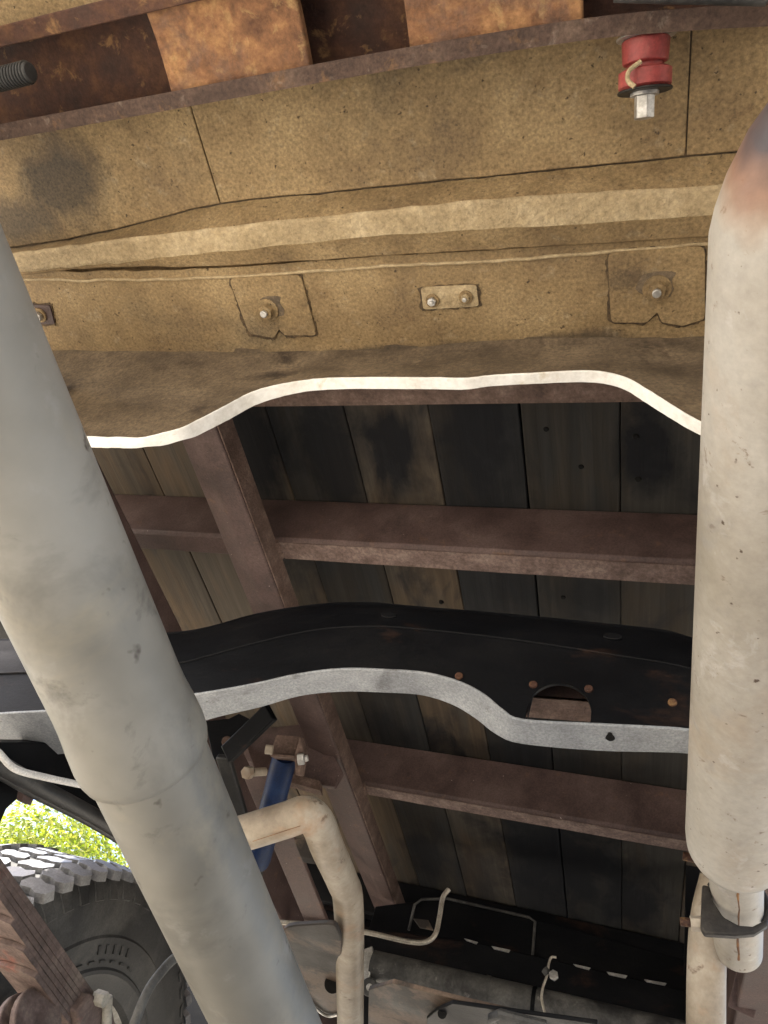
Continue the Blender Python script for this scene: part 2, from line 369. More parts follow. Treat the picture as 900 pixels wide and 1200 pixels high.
# front floor panels, parted at two seams
seamA, seamB = W(240, 180, z=ZF).x, W(807, 110, z=ZF).x
yb = lambda x: interp([p.x for p in cb_], [p.y for p in cb_], x)
for x0, x1 in ((-1.15, seamA-.0008), (seamA+.0008, seamB-.0007), (seamB+.0007, .55)):
    xs = np.linspace(x0, x1, 14)
    rows = [[(x, -1.1, ZF) for x in xs], [(x, -.2, ZF) for x in xs]] + [[(x, -.2+(yb(x)-.0015+.2)*t, ZF) for x in xs] for t in (.5, 1)]
    MB().slab(rows, (0, 0, .004)).build('floor_panel', M['tan'], rear_floor, bevel=.0012)
box('seam_backing', (-1.15, -1.1, ZF+.0042), (.55, .33, ZF+.007), M['tan_dirty'], rear_floor, bevel=0)
# hanging rib: front slope, narrow rough bottom coloured as if lit, return
MB().slab(lerp_rows(cb_, [p+Vector((0, -.001, .002)) for p in cc_], 4), (0, .004, .002)).build('rib_front', M['tan'], rear_floor, ang=70)
MB().slab([[p+Vector((0, -.0012, .003)) for p in cc_], [p+Vector((0, .0, .0005)) for p in cc_], [a.lerp(b, .15)+Vector((0, 0, -.0006)) for a, b in zip(cc_, cd_)]]+lerp_rows([a.lerp(b, .3) for a, b in zip(cc_, cd_)], cd_, 4), (0, .002, .004)).build('rib_underside', M['tan_rough_lit'], rear_floor, ang=60)
MB().slab(lerp_rows(cd_, ce_, 2)+lerp_rows(ce_, [p+Vector((0, .004, ZR-p.z+.002)) for p in ce_], 2)[1:], (0, .0, .003)).build('rib_base', M['tan'], rear_floor, bevel=.002)
# bead along the step between rib and rear floor
MB().tube([p+Vector((0, .001, -.0005)) for p in cg_], .0022, 8).build('seam_bead', M['tan_rough_lit'], rear_floor)
# rear skirt with its humped bright edge
Y_S = .431
lip_t = [(-90, 512), (20, 512), (100, 513), (140, 514.5), (180, 512), (220, 499), (260, 479), (300, 459), (350, 448), (400, 444), (500, 444), (545, 444.6), (575, 441.4), (620, 439), (690, 436), (730, 443), (760, 459), (790, 478), (823, 497), (900, 533), (980, 560)]
lip_b = [(-90, 523), (20, 523), (100, 524), (140, 525), (182, 523), (224, 513), (264, 494), (304, 473), (352, 460), (401, 456), (500, 456), (545, 456.4), (575, 452.6), (620, 450), (690, 448), (728, 455), (757, 472), (787, 491), (821, 510), (898, 546), (978, 573)]
rj = random.Random(3)
lt = [W(a, b+rj.gauss(0, .1)+(.7*math.sin(a/8) if 130 < a < 235 else 0), y=Y_S) for a, b in spline(lip_t, 8)]
lb = [W(a, b+rj.gauss(0, .1)+(.6*math.sin(a/6+1) if 130 < a < 235 else 0), z=p.z) for (a, b), p in zip(spline(lip_b, 8), lt)]
xs_h = [p.x for p in ch_]; ys_h = [p.y for p in ch_]
sk_top = [Vector((p.x, interp(xs_h, ys_h, p.x), ZR)) for p in lt]
rows = [[a.lerp(b, t) + Vector((0, .010*math.sin(math.pi*t)*(1-t), 0)) for a, b in zip(sk_top, lt)] for t in (0, .12, .3, .5, .75, 1)]
skirt = MB().slab(rows, (0, .0025, 0)).build('rear_skirt', M['tan_dirty'], rear_floor, label='dirty darker skirt below the cab floor')
MB().slab([[p+Vector((0, -.0015, -.0008)) for p in lt], [p+Vector((0, 0, -.0008)) for p in lb]], (0, 0, .003)).build('skirt_edge', M['white'], rear_floor, bevel=.001, label='bright white humped edge of cab skirt')
# mounting plates with dirt beads, bolts
def plate_px(pts, z, th, name, material, parent, bevel=0, **k):
    return MB().prism([W(a, b, z=z) for a, b in pts], (0, 0, th)).build(name, material, parent, bevel=bevel, smooth=False, **k)
def rounded(pts, r=.14, n=4):
    out = []; m = len(pts)
    for i in range(m):
        p, a, b = (np.array(q, float) for q in (pts[i], pts[i-1], pts[(i+1) % m]))
        for t in np.linspace(0, 1, n):
            q0 = p+(a-p)*r*(1-t); q1 = p+(b-p)*r*t
            out.append(tuple((q0*(1-t)+q1*t)+(p-((q0*(1-t)+q1*t)))*.15))
    return out
PL = ZR-.0035
left_plate = [(268, 326), (352, 322), (371, 393), (334, 393), (327, 386), (321, 396), (292, 391)]
right_plate = [(712, 296), (826, 288), (826, 374), (800, 382), (776, 378), (770, 366), (758, 378), (716, 378)]
mid_plate = [(493, 337), (558, 334), (561, 359), (496, 363)]
far_plate = [(30, 357), (58, 358), (64, 380), (34, 380)]
for pts, nm in ((left_plate, 'mounting_plate'), (right_plate, 'mounting_plate'), (mid_plate, 'strap_plate'), (far_plate, 'strap_plate')):
    c = np.mean(pts, 0)
    big = [tuple(c+(np.array(p)-c)*(1+3.2/max(np.linalg.norm(np.array(p)-c), 1))) for p in pts]
    rg = rounded(big, .12); rag = []
    for i_ in range(len(rg)):                     # ragged outline of the old sealer
        p_, q_ = np.array(rg[i_]), np.array(rg[(i_+1) % len(rg)]); nn = max(1, int(np.linalg.norm(q_-p_)/4))
        for k_ in range(nn):
            e_ = p_+(q_-p_)*k_/nn; e_ = e_+(e_-c)/np.linalg.norm(e_-c)*random.uniform(-2.0, 1.6)
            rag.append(tuple(e_))
    plate_px(rag, ZR-.0012, .001, 'dirt_bead', M['dirt_line'], rear_floor, bevel=0)
    plate_px(rounded(pts, .12), PL, .003, nm, M['tan'] if nm == 'mounting_plate' else (M['tan_rough_lit'] if c[0] > 200 else M['primer']), rear_floor)
def bolt_down(px, py, z, r, nut, stud, material, mat2=None):
    c = W(px, py, z=z)
    MB().tube([c, c+Vector((0, 0, -.0025))], r*1.55, 20).build('washer', M['tan'], rear_floor, bevel=.0006)
    hexnut('nut', c+Vector((0, 0, -.0025)), (0, 0, -1), r, nut, material, rear_floor)
    rod('stud', c+Vector((0, 0, -.0025-nut)), c+Vector((0, 0, -.0025-nut-stud)), r*.5, mat2 or M['steel'], rear_floor, 12)
bolt_down(314, 363, PL, .0105, .009, .005, M['tan'])
bolt_down(770, 338, PL, .0105, .009, .005, M['tan'])
bolt_down(507, 352, PL, .0058, .005, .003, M['steel'])
bolt_down(546, 348, PL, .0058, .005, .003, M['tan_rough_lit'])
bolt_down(47, 369, PL, .0075, .007, .006, M['steel'])
for px, py, rr in ((319, 359, .0185), (771, 334, .020)):       # ring of dirt round each big nut
    c = W(px, py, z=PL-.0004)
    MB().prism([c+Vector((rr*(1+.22*math.sin(3*a+px)+.1*math.sin(7*a))*math.cos(a), rr*(1+.2*math.cos(2*a))*math.sin(a), 0)) for a in np.linspace(0, 2*math.pi, 28)[:-1]], (0, 0, .0003)).build('dirt_patch', M['tan_dirty'], rear_floor, smooth=False)
for px, py, a, b_ in ((470, 409, .030, .006), (290, 412, .026, .005), (640, 398, .035, .004)):    # oily crease stains
    c = W(px, py, z=ZR-.0004)
    MB().prism([c+Vector((a*math.cos(t)*(1+.15*math.sin(5*t)), b_*math.sin(t)*(1+.3*math.cos(3*t)), 0)) for t in np.linspace(0, 2*math.pi, 26)[:-1]], (0, 0, .0003)).build('dirt_patch', M['tan_dirty'], rear_floor, smooth=False)

box('unseen_cab_wall', (-1.15, .40, ZF+.012), (.55, .43, ZF+.9), M['tan_dirty'], T, bevel=.01)  # unseen wall added to block sun leaking between cab and bed
# ------------------------------------------------------------------ rusty cab crossmember overhead
ZB = .845
rear_e = [(-90, 180), (0, 164), (200, 128), (450, 83), (680, 47), (810, 35), (900, 30), (980, 26)]
re_ = [W(a, b, z=ZB) for a, b in spline(rear_e, 4)]
fr_ = [p+Vector((0, -.112, 0)) for p in re_]
cm0 = MB().slab([[p+Vector((0, -.016, 0)) for p in re_], re_], (0, 0, .004))
cm0.slab([fr_, [p+Vector((0, .020, 0)) for p in fr_]], (0, 0, .004))
cm0.slab([[p+Vector((0, 0, .004)) for p in re_], [p+Vector((0, -.004, .062)) for p in re_]], (0, -.003, 0))
cm0.slab([[p+Vector((0, .003, .004)) for p in fr_], [p+Vector((0, .006, .062)) for p in fr_]], (0, -.003, 0))
cab_beam = cm0.build('cab_crossmember', M['rust_dark'], T, bevel=.0012, label='rusty channel crossmember under the cab with two plates')
MB().slab([[p+Vector((0, -.017, -.0004)) for p in re_], [p+Vector((0, .0004, -.0004)) for p in re_]], (0, 0, -.0012)).build('flange_strip', M['rust_flange'], cab_beam)
MB().slab([[p+Vector((0, .004, .058)) for p in fr_], [p+Vector((0, -.004, .058)) for p in re_]], (0, 0, .003)).build('channel_top', M['rust_dark'], cab_beam)
def ye(x): return interp([p.x for p in re_], [p.y for p in re_], x)
for (ax, bx_) in (((175, 40), (350, 30)), ((474, 30), (682, 20))):
    xa, xb = W(*ax, z=ZB).x, W(*bx_, z=ZB).x
    rows = [[(x, ye(x)-.108+t*.101, ZB+.0045+.004*math.sin(math.pi*t)) for x in np.linspace(xa, xb, 10)] for t in np.linspace(0, 1, 6)]
    MB().slab(rows, (0, 0, .012)).build('bridge_plate', M['rust'], cab_beam, bevel=.002)
wl = [W(-60, 108, z=.79), W(36, 84, z=.79)]
hose = MB().tube(wl, .0105, 20).build('ribbed_hose', M['hose'], T, bevel=.002)
for k in range(26):
    p = wl[0].lerp(wl[1], .1+k*.034); q = wl[0].lerp(wl[1], .1+k*.034+.017)
    MB().tube([p, q], .0122, 20).build('hose_rib', M['hose'], hose, bevel=.0008)
# pale line above the far side of that channel
rod('drain_tube', W(720, -6, z=.83), W(900, -2, z=.83), .006, M['greytube'], T)

# body mount hanging from the channel
A, Bq = W(757, 42, s=.715), W(755, 129, s=.735)
ax = (Bq-A)
def along(t): return A+ax*t
bush = MB().tube([along(t) for t in (.03, .06, .36, .38)], [.019, .022, .021, .018], 28).build('body_mount', M['red'], T, bevel=.001,
    label='red polyurethane body mount bushing with steel bolt')
MB().tube([along(.0), along(.03)], .027, 28).build('washer', M['steel'], bush, bevel=.001)
MB().tube([along(t) for t in (.36, .45)], .0165, 24).build('sleeve', M['red'], bush)
MB().tube([along(t) for t in (.44, .47, .68, .72)], [.021, .0245, .0245, .021], 28).build('lower_bushing', M['red'], bush)
MB().tube([along(.72), along(.755)], .0255, 28).build('washer', M['clamp'], bush, bevel=.001)
MB().tube([along(.755), along(.80)], .0135, 20).build('washer', M['steel'], bush)
hexnut('bolt_head', along(.80), ax, .0098, .020, M['steel'], bush)
sp_ = [along(.33)*.970+Vector((-.004, 0, 0)), along(.43)*.966+Vector((-.014, 0, 0)), along(.56)*.966+Vector((-.015, 0, 0)), along(.66)*.964+Vector((-.009, 0, 0))]
pipe('split_edge', sp_, .0022, M['tan_rough_lit'], bush, 5, 8)

# ------------------------------------------------------------------ flatbed: planks, cross beams, rails
ZP = .95; PW = .1385
tones = {0: (.034, .032, .029, .40), -1: (.025, .0245, .0235, .30), -2: (.018, .0183, .019, .34), -3: (.060, .051, .041, .52), -4: (.027, .0265, .026, .42),
         -5: (.054, .046, .037, .42), -6: (.085, .070, .054, .42), -7: (.062, .051, .039, .48), -8: (.07, .058, .045, .4), 1: (.05, .043, .036, .4), 2: (.05, .043, .036, .4), 3: (.05, .043, .036, .4), -9: (.06, .05, .04, .4)}
YB0, YB1 = .475, 2.22
for k in range(-9, 4):
    x0 = -.0615+PW*k + (.0007 if k != -1 else .0009); x1 = -.0615+PW*(k+1)-(.0007 if k != -2 else .0020)
    dz = random.uniform(-.0012, .0012)
    # the board is slightly cupped and its edges waver
    ny = 24; rows = []
    for j in range(ny+1):
        y = YB0+(YB1-YB0)*j/ny; e0 = random.uniform(-.0006, .0006); e1 = random.uniform(-.0006, .0006)
        rows.append([(x0+e0, y, ZP+dz), (x0+.03, y, ZP+dz+.0006), (x1-.03, y, ZP+dz+.0006), (x1+e1, y, ZP+dz)])
    MB().slab(rows, (0, 0, .036)).build('plank', M['wood'], T, smooth=True, bevel=.0018, color=tones[k])
box('light_block_sheet', (-1.31, YB0, ZP+.0385), (.62, YB1, ZP+.05), M['hose'], T, bevel=0)  # unseen sheet added to stop sky light through the plank gaps
for px, py in ((681, 547), (748, 562), (745, 512), (640, 455+48), (517, 706), (660, 700)):     # knots and nail holes
    c = W(px, py, z=ZP)
    MB().tube([c+Vector((0, 0, -.0016)), c+Vector((0, 0, .004))], [.0034, .0060], 14).build('knot', M['dark_hole'], T)
def cross_beam(y, x0, x1, zb=.842, fl=.042, name='cross_beam', web=.006):
    o = MB()
    o.prism([(x0, y, ZP-.002), (x0, y, zb+.006), (x0, y+.005, zb), (x0, y+fl, zb), (x0, y+fl, zb+.006), (x0, y+web+.003, zb+.009), (x0, y+web, zb+.014), (x0, y+web, ZP-.012),
             (x0, y+fl, ZP-.008), (x0, y+fl, ZP-.002)], (x1-x0, 0, 0))
    return o.build(name, M['primer'], T, bevel=.0015)
b0 = cross_beam(.452, -1.25, .6, zb=.862, fl=.058)
MB().slab([[(-.75, .46, .8612), (.5, .46, .8612)], [(-.75, .5096, .8612), (.5, .5096, .8612)]], (0, 0, -.001)).build('flange_strip', M['primer_rust'], b0)
b1 = cross_beam(.754, -1.25, .6); b2 = cross_beam(1.468, -1.25, .6); rb_ = cross_beam(2.15, -1.25, .6); rb_.data.materials[0] = M['black']
# paler strip on each beam's lower flange, painting in ground-bounce light
for y in (.754, 1.468):
    MB().slab([[(x, y+.006, .8415+.0003*math.sin(40*x)) for x in np.linspace(-.6, .59, 30)], [(x, y+.0415, .8415+.0003*math.sin(31*x)) for x in np.linspace(-.6, .59, 30)]], (0, 0, -.0012)).build(
        'flange_strip', M['lit_flange'], b1 if y < 1 else b2)
def rail(xr, xl, z0=.80, z1=.841, y0=.458, y1=2.2):
    xm = (xr+xl)/2
    sec = [(xr, z1), (xr, z0+.002), (xr-.002, z0), (xm+.004, z0), (xm-.006, z0+.004), (xl+.003, z0+.012), (xl, z0+.016), (xl, z1), (xl+.005, z1), (xl+.006, z0+.02), (xm-.004, z0+.009), (xm+.006, z0+.005), (xr-.006, z0+.005), (xr-.006, z1)]
    return MB().prism([(a, y0, b) for a, b in sec], (0, y1-y0, 0)).build('bed_rail', M['primer'], T, bevel=.001)
r1 = rail(-.609, -.688)
box('side_strip', (-.6085, .459, .803), (-.606, 2.2, .842), M['primer_rust'], r1, bevel=.0008)
xq = W(160, 628, z=.80).x
xr = .22; r3 = rail(xr, xr-.08)
# weld beads where beams cross the rail
def weld(p, q, r=.005, parent=T):
    p, q = Vector(p), Vector(q); n = 9
    MB().tube([p.lerp(q, i/n)+Vector((random.uniform(-.001, .001), random.uniform(-.001, .001), random.uniform(-.001, .001))) for i in range(n+1)],
              [r*random.uniform(.6, 1.25) for _ in range(n+1)], 8).build('weld_bead', M['primer_rust'], parent)
weld((-.689, .750, .832), (-.691, .800, .830), .0055, b1)
weld((-.606, .758, .842), (-.606, .795, .841), .005, b1); weld((-.606, 1.472, .842), (-.606, 1.505, .841), .005, b2)

# ------------------------------------------------------------------ black frame crossmember with bright silver flange
YC = .70
cr_top = [(-120, 760), (0, 751), (80, 750), (200, 743), (245, 736), (300, 721), (370, 710), (430, 708), (480, 712), (600, 722), (730, 735), (780, 741), (812, 750), (900, 775)]
cr_mid = [(-120, 800), (0, 790), (80, 788), (200, 779), (245, 769), (300, 754), (370, 739), (430, 735), (480, 737), (600, 750), (730, 770), (780, 778), (812, 785), (900, 805)]
cr_bot = [(-120, 846), (0, 837), (80, 832), (200, 818), (245, 812), (300, 802), (350, 791), (400, 785), (450, 786), (500, 790), (540, 801), (568, 816), (590, 834), (613, 845), (700, 850), (780, 854), (812, 857), (900, 866)]
cr_flg = [(-120, 895), (0, 887), (80, 883), (200, 860), (247, 843), (306, 829), (352, 816), (401, 811), (450, 812), (494, 815), (530, 826), (557, 842), (582, 861), (612, 872), (700, 880), (780, 882), (812, 884), (900, 892)]
def cv(pts, n=4): return spline(pts, n)
top = [W(a, b, y=YC+.018) for a, b in cv(cr_top)]; midc = [W(a, b, y=YC) for a, b in cv(cr_mid)]
botp = cv(cr_bot); bot = [W(a, b, y=YC) for a, b in botp]
flg = [W(a, b, z=p.z) for (a, b), p in zip(cv(cr_flg), bot)]
# web: planar, with the round port cut up into it from the flange
xs_b = [p.x for p in bot]; zs_b = [p.z for p in bot]; xs_m = [p.x for p in midc]; zs_m = [p.z for p in midc]
port = [W(655+38*math.cos(t), 835+34*math.sin(t), y=YC) for t in np.linspace(math.pi*.93, math.pi*2.07, 30)]
pc = sorted((p.x, p.z) for p in port); pxs = [q[0] for q in pc]; pzs = [q[1] for q in pc]
xa_, xb_ = pxs[0], pxs[-1]
def web_strip(xs, bottom):
    m_ = MB(); return m_.slab([[Vector((x, YC, bottom(x))) for x in xs], [Vector((x, YC, interp(xs_m, zs_m, x))) for x in xs]], (0, .004, 0))
lowz = lambda x: interp(xs_b, zs_b, x)
cm_mb = web_strip(list(np.linspace(xs_b[0], xa_, 70)), lowz)
q = web_strip(pxs, lambda x: max(lowz(x), interp(pxs, pzs, x))); cm_mb.add(q.v, q.f)
q = web_strip(list(np.linspace(xb_, xs_b[-1], 30)), lowz); cm_mb.add(q.v, q.f)
cross = cm_mb.build('frame_crossmember', M['black'], T, label='black humped frame crossmember with a round port')
# brown inner channel that shows through the port
MB().prism([W(a, b, y=YC+.05) for a, b in ((560, 780), (745, 795), (745, 826), (560, 812))], (0, .004, 0)).build('inner_channel', M['primer'], cross)
MB().slab([[W(560, 813, y=YC+.05), W(745, 827, y=YC+.05)], [W(560, 836, y=YC+.085), W(745, 850, y=YC+.085)]], (0, 0, .004)).build('inner_flange', M['primer_rust'], cross)
MB().slab([midc, [a.lerp(b, .5)+Vector((0, -.004, 0)) for a, b in zip(midc, top)], top], (0, .004, 0)).build('upper_fold', M['black'], cross, ang=20)
MB().tube([p+Vector((0, -.0006, .0006)) for p in midc], .0016, 8).build('highlight_bead', M['black'], cross)  # thin bead added to catch a highlight along the crease
MB().slab([top, [p+Vector((0, .03, .004)) for p in top]], (0, 0, .004)).build('top_flange', M['black'], cross)
MB().slab([[p+Vector((0, -.0012, -.0008)) for p in bot], [p+Vector((0, -.001, -.0008)) for p in flg]], (0, 0, .0035)).build('flange', M['silver'], cross, bevel=.001, label='bright silver lower flange following the hump')
for a, b in ((538, 793), (625, 803), (690, 808), (788, 824)):
    c = W(a, b, y=YC)
    rod('rivet', c+Vector((0, -.003, 0)), c+Vector((0, .006, 0)), .0048, M['rust_dark'], cross, 14)
for a, b in ((456, 722), (718, 747)):
    c = W(a, b, y=YC+.004)
    MB().prism([c+Vector((.011*math.cos(t), -.003, .005*math.sin(t))) for t in np.linspace(0, 2*math.pi, 17)[:-1]], (0, .006, 0)).build('pressed_mark', M['black'], cross, bevel=.0008)
for a, b in ((311, 808), (715, 862)):
    zf = interp(xs_b, zs_b, W(a, b, y=YC).x); c = W(a, b, z=zf)
    MB().prism([c+Vector((.0042*math.cos(t)*(1+.3*math.sin(3*t)), .0072*math.sin(t), -.0022)) for t in np.linspace(0, 2*math.pi, 15)[:-1]], (0, 0, .002)).build('flange_hole', M['dark_hole'], cross, smooth=False)
# ------------------------------------------------------------------ chassis rails
fr = box('frame_rail', (xq-.065, -.2, .665), (xq, 2.2, .799), M['primer'], T, bevel=.004)
box('frame_rail', (.155, -.2, .62), (.22, 2.2, .79), M['primer'], T, bevel=.004)

# ------------------------------------------------------------------ driveshaft
DA, DB = Vector((-.3759, .10, .3047)), Vector((-.3032, .80, .1634))
dd = (DB-DA)/.7
def D(y): return DA+dd*(y-.10)
jx = .418
ds = MB().tube([D(y) for y in (-.45, -.2, 0, .1, .2, .3, jx-.02)], .0442, 64).build('driveshaft', M['shaft'], T,
    label='smudged grey steel driveshaft tube')
MB().tube([D(y) for y in (jx-.05, jx-.035, jx-.02, jx-.005, jx+.004, jx+.010, jx+.014)], [.0441, .0447, .0462, .0472, .0468, .0452, .0420], 64).build('weld_collar', M['shaft'], ds)
MB().tube([D(y) for y in (jx-.01, jx+.1, jx+.3, jx+.5, 1.15)], .0420, 64).build('rear_tube', M['shaft'], ds)
# ------------------------------------------------------------------ muffler and exhaust
mz = .44; MR = .0468
yA, yB_ = W(832, 273, z=mz).y, W(806, 985, z=mz).y
def mxc(y): return interp([yA, yB_], [W(832, 273, z=mz).x+MR*.985, W(807, 980, z=mz).x+MR*.93], y)
def MC(y, dz=0): return Vector((mxc(min(max(y, yA), yB_)), y, mz+dz))
ys = [yA-.060, yA-.048, yA-.028, yA-.012, yA, yA+.16, yA+.4, yB_-.024, yB_-.007, yB_+.006, yB_+.016]
rs = [.024, .032, .0404, .0448, MR, MR, MR, MR, MR*.975, MR*.88, .029]
muf = MB().tube([MC(y) for y in ys], rs, 64).build('muffler', M['muffler'], T, ang=50, label='long pale stained muffler canister')
MB().tube([MC(y) for y in (-.5, -.1, yA-.048)], .021, 32).build('inlet_pipe', M['pipe_tan'], muf)
# outlet stub, clamp and tail section
oc = MC(yB_+.005)+Vector((0, 0, .002)); oe = W(865, 1112, z=.4385)
stub = MB().tube([oc, oc.lerp(oe, .5), oe], [.026, .026, .0254], 40, caps=False).build('outlet_stub', M['muffler'], muf)
inn = MB().tube([oc.lerp(oe, .3), oc.lerp(oe, .96)], .0232, 32).build('stub_bore', M['dark_hole'], muf)
tp = [W(842, 1032, y=.96), W(832, 1075, y=.976), W(828, 1130, y=1.0), W(827, 1230, y=1.056)]
tail = pipe('exhaust_pipe', tp, .0212, M['pipe_tan'], T, 6, 32, label='narrow heat stained exhaust pipe clamped beside muffler outlet')
for pts in ([oc+Vector((0, -.016, -.0268)), oc.lerp(oe, .9)+Vector((-.001, -.010, -.0268))],):
    q = [pts[0].lerp(pts[1], k/14)+Vector((random.uniform(-.001, .001), 0, .0015)) for k in range(15)]
    MB().tube(q, [random.uniform(.0008, .0018) for _ in q], 6).build('weld_seam', M['rust'], muf)
cc = oc.lerp(oe, .52); tx = (oe-oc).normalized()
def ring(c, t, r, a0, a1, n=22):
    u = Vector((1, 0, 0)); u = (u-t*u.dot(t)).normalized(); v = t.cross(u)
    return [c+(u*math.cos(a)+v*math.sin(a))*r for a in np.linspace(a0, a1, n)]
ub = MB().tube(ring(cc, tx, .0300, -2.6, .55), .0038, 12).build('exhaust_clamp', M['clamp'], T, label='grey saddle clamp round the exhaust outlet')
sx = W(822, 1082, s=cc.y/ray(822, 1082)[1]*.985)
# saddle casting: stepped plate between stub and the narrow pipe
poly = [(823, 1036), (832, 1038), (836, 1056), (848, 1074), (866, 1084), (882, 1085), (900, 1076), (900, 1084), (884, 1094), (862, 1096), (826, 1094), (821, 1085)]
MB().prism([W(a, b, y=cc.y-.034) for a, b in poly], (0, .010, 0)).build('saddle', M['clamp'], ub, bevel=.002)
rod('clamp_bolt', W(797, 1080, y=cc.y-.024), W(826, 1083, y=cc.y-.024), .0045, M['rust_dark'], ub, 12)
hexnut('clamp_nut', W(809, 1082, y=cc.y-.024), W(822, 1083, y=cc.y-.024)-W(809, 1082, y=cc.y-.024), .0076, .013, M['pipe_tan'], ub)
rod('hanger_stud', W(800, 1003, y=1.28), W(814, 1006, y=1.28), .007, M['rust_dark'], T)

# ------------------------------------------------------------------ over-axle exhaust pipe on the far side
tpts = [W(200, 1001, s=1.09), W(283, 977, s=1.07), W(335, 961, s=1.06), W(358, 954, s=1.06), W(372, 964, s=1.07), W(384, 994, s=1.11), W(401, 1032, s=1.18), W(408, 1056, s=1.22), W(410, 1130, s=1.31), W(411, 1260, s=1.50)]
tailp = pipe('over_axle_exhaust', tpts, .0245, M['pipe_tan'], T, 7, 36, label='bent cream exhaust pipe rising over the rear axle')
for px, py, s_, q in ((366, 961, 1.07, (5, 9)), (405, 1045, 1.2, (4, 8))):
    c = W(px, py, s=s_)
sm = [W(296+k*8, 986-k*2.6, s=1.035) for k in range(8)]
MB().tube(sm, .0005, 6).build('seam', M['rust'], tailp)

# ------------------------------------------------------------------ shock absorber with bracket on a brown cross plate
SA, SB = W(334, 886, s=1.42), W(302, 1012, s=1.50)
shock = MB().tube([SA, SA.lerp(SB, .04), SA.lerp(SB, .95), SB], [.021, .0235, .0235, .021], 32).build('shock_absorber', M['blue'], T, label='dark blue shock absorber in a brown bracket')
rod('lower_rod', SB, W(288, 1100, s=1.56), .014, M['clamp'], shock)
plate_y = 1.31
MB().prism([W(a, b, y=plate_y) for a, b in ((284, 856), (372, 846), (402, 905), (392, 922), (300, 908))], (0, .012, 0)).build('shock_crossmember', M['primer'], T, bevel=.002)
MB().slab([[W(a, b, y=plate_y-.001) for a, b in ((300, 906), (345, 913), (378, 922))], [W(a, b, y=plate_y-.001) for a, b in ((300, 916), (345, 924), (378, 933))]], (0, -.02, 0)).build('crossmember_edge', M['primer_rust'], T)
bm_ = MB()
bm_.prism([W(a, b, s=1.40) for a, b in ((324, 861), (351, 863), (345, 885), (316, 883))], Vector((0, .02, .01)))
bm_.prism([W(a, b, s=1.385) for a, b in ((345, 884), (351, 863), (356, 880), (351, 908), (346, 908))], Vector((0, .02, .01)))
bm_.prism([W(a, b, s=1.385) for a, b in ((316, 883), (345, 885), (345, 888), (316, 886))], Vector((0, .05, .02)))
bm_.build('bracket', M['primer_rust'], shock, bevel=.0012, smooth=False)
rod('bolt', W(311, 878, s=1.385), W(320, 879, s=1.385), .0085, M['pipe_tan'], shock)
hexnut('nut', W(349, 890, s=1.375), W(357, 889, s=1.375)-W(349, 890, s=1.375), .011, .012, M['steel'], shock)
rod('bolt', W(357, 889, s=1.375), W(361, 888, s=1.375), .006, M['steel'], shock)
# dark brackets and struts behind the driveshaft
bar('frame_brace', W(266, 884, s=1.12), W(318, 834, s=1.10), .028, .012, (0, -1, -.5), M['black'], T, bevel=.002)
MB().prism([W(a, b, y=1.0) for a, b in ((240, 845), (268, 842), (280, 836), (292, 842), (268, 886), (250, 890))], (0, .006, 0)).build('gusset_plate', M['black'], T, bevel=.001)
rod('gusset_bolt', W(266, 869, y=.996), W(266, 869, y=1.01), .009, M['primer_rust'], T)
bar('spring_hanger', W(262, 886, s=1.2), W(284, 960, s=1.25), .024, .01, (0, -1, -.5), M['hose'], T, bevel=.002)
bar('spring_hanger', W(300, 905, s=1.45), W(380, 1100, s=1.7), .055, .01, (0, -1, -.4), M['primer'], T, bevel=.002)
hexnut('hanger_bolt', W(288, 906, s=1.28), W(297, 904, s=1.3)-W(288, 906, s=1.28), .011, .014, M['pipe_tan'], T)
rod('hanger_bolt', W(297, 905, s=1.29), W(312, 904, s=1.3), .007, M['pipe_tan'], T)
MB().prism([W(a, b, s=1.2) for a, b in ((344, 984), (362, 978), (372, 1000), (366, 1006), (352, 1004))], (0, .02, .0)).build('pipe_hanger', M['plate_tan'], T, bevel=.002)

# ------------------------------------------------------------------ tail-end frame: beam, grey tube, plates, lines
YT = 1.86
rb = MB().prism([W(a, b, y=YT+.06) for a, b in ((440, 1062), (523, 1052), (626, 1077), (830, 1132), (830, 1170), (430, 1095))], (0, .012, 0)).build('rear_crossmember', M['black'], T, bevel=.002)
MB().tube([W(a, b, y=YT+.05) for a, b in ((479, 1090), (486, 1060), (494, 1054), (524, 1053), (620, 1075), (627, 1080), (624, 1122))], .0034, 10).build('edge_strip', M['greytube'], rb)
bar2 = MB().prism([W(a, b, y=YT) for a, b in ((420, 1086), (560, 1104), (830, 1166), (830, 1240), (560, 1180), (420, 1140))], (0, .05, 0)).build('slotted_bar', M['black'], T, bevel=.003)
for a, b, hw, ht in ((552, 1103, 8, 2.4), (587, 1112, 11, 3.2), (682, 1133, 10, 2.6), (723, 1142, 12, 3.4), (768, 1151, 13, 2.8)):
    MB().prism([W(a-hw, b-3.5, y=YT-.002), W(a+hw, b+1, y=YT-.002), W(a+hw-2, b+1+ht, y=YT-.002), W(a-hw+3, b-3+ht, y=YT-.002)], (0, .004, 0)).build('slot_edge', M['steel'], bar2, smooth=False)
ga, gb = W(437, 1131, y=1.72), W(840, 1226, y=1.72)
gt = MB().tube([ga, ga.lerp(gb, .3), ga.lerp(gb, .7), gb], .0285, 40).build('cross_tube', M['greytube'], T, label='sooty grey round tube across the tail of frame')
MB().tube([ga.lerp(gb, .36), ga.lerp(gb, .365), ga.lerp(gb, .372)], .0300, 40).build('tube_band', M['greytube'], gt)
MB().tube([ga.lerp(gb, .50), ga.lerp(gb, .512)], .0297, 40).build('tube_band', M['black'], gt)
box_c = W(431, 1128, y=1.71)
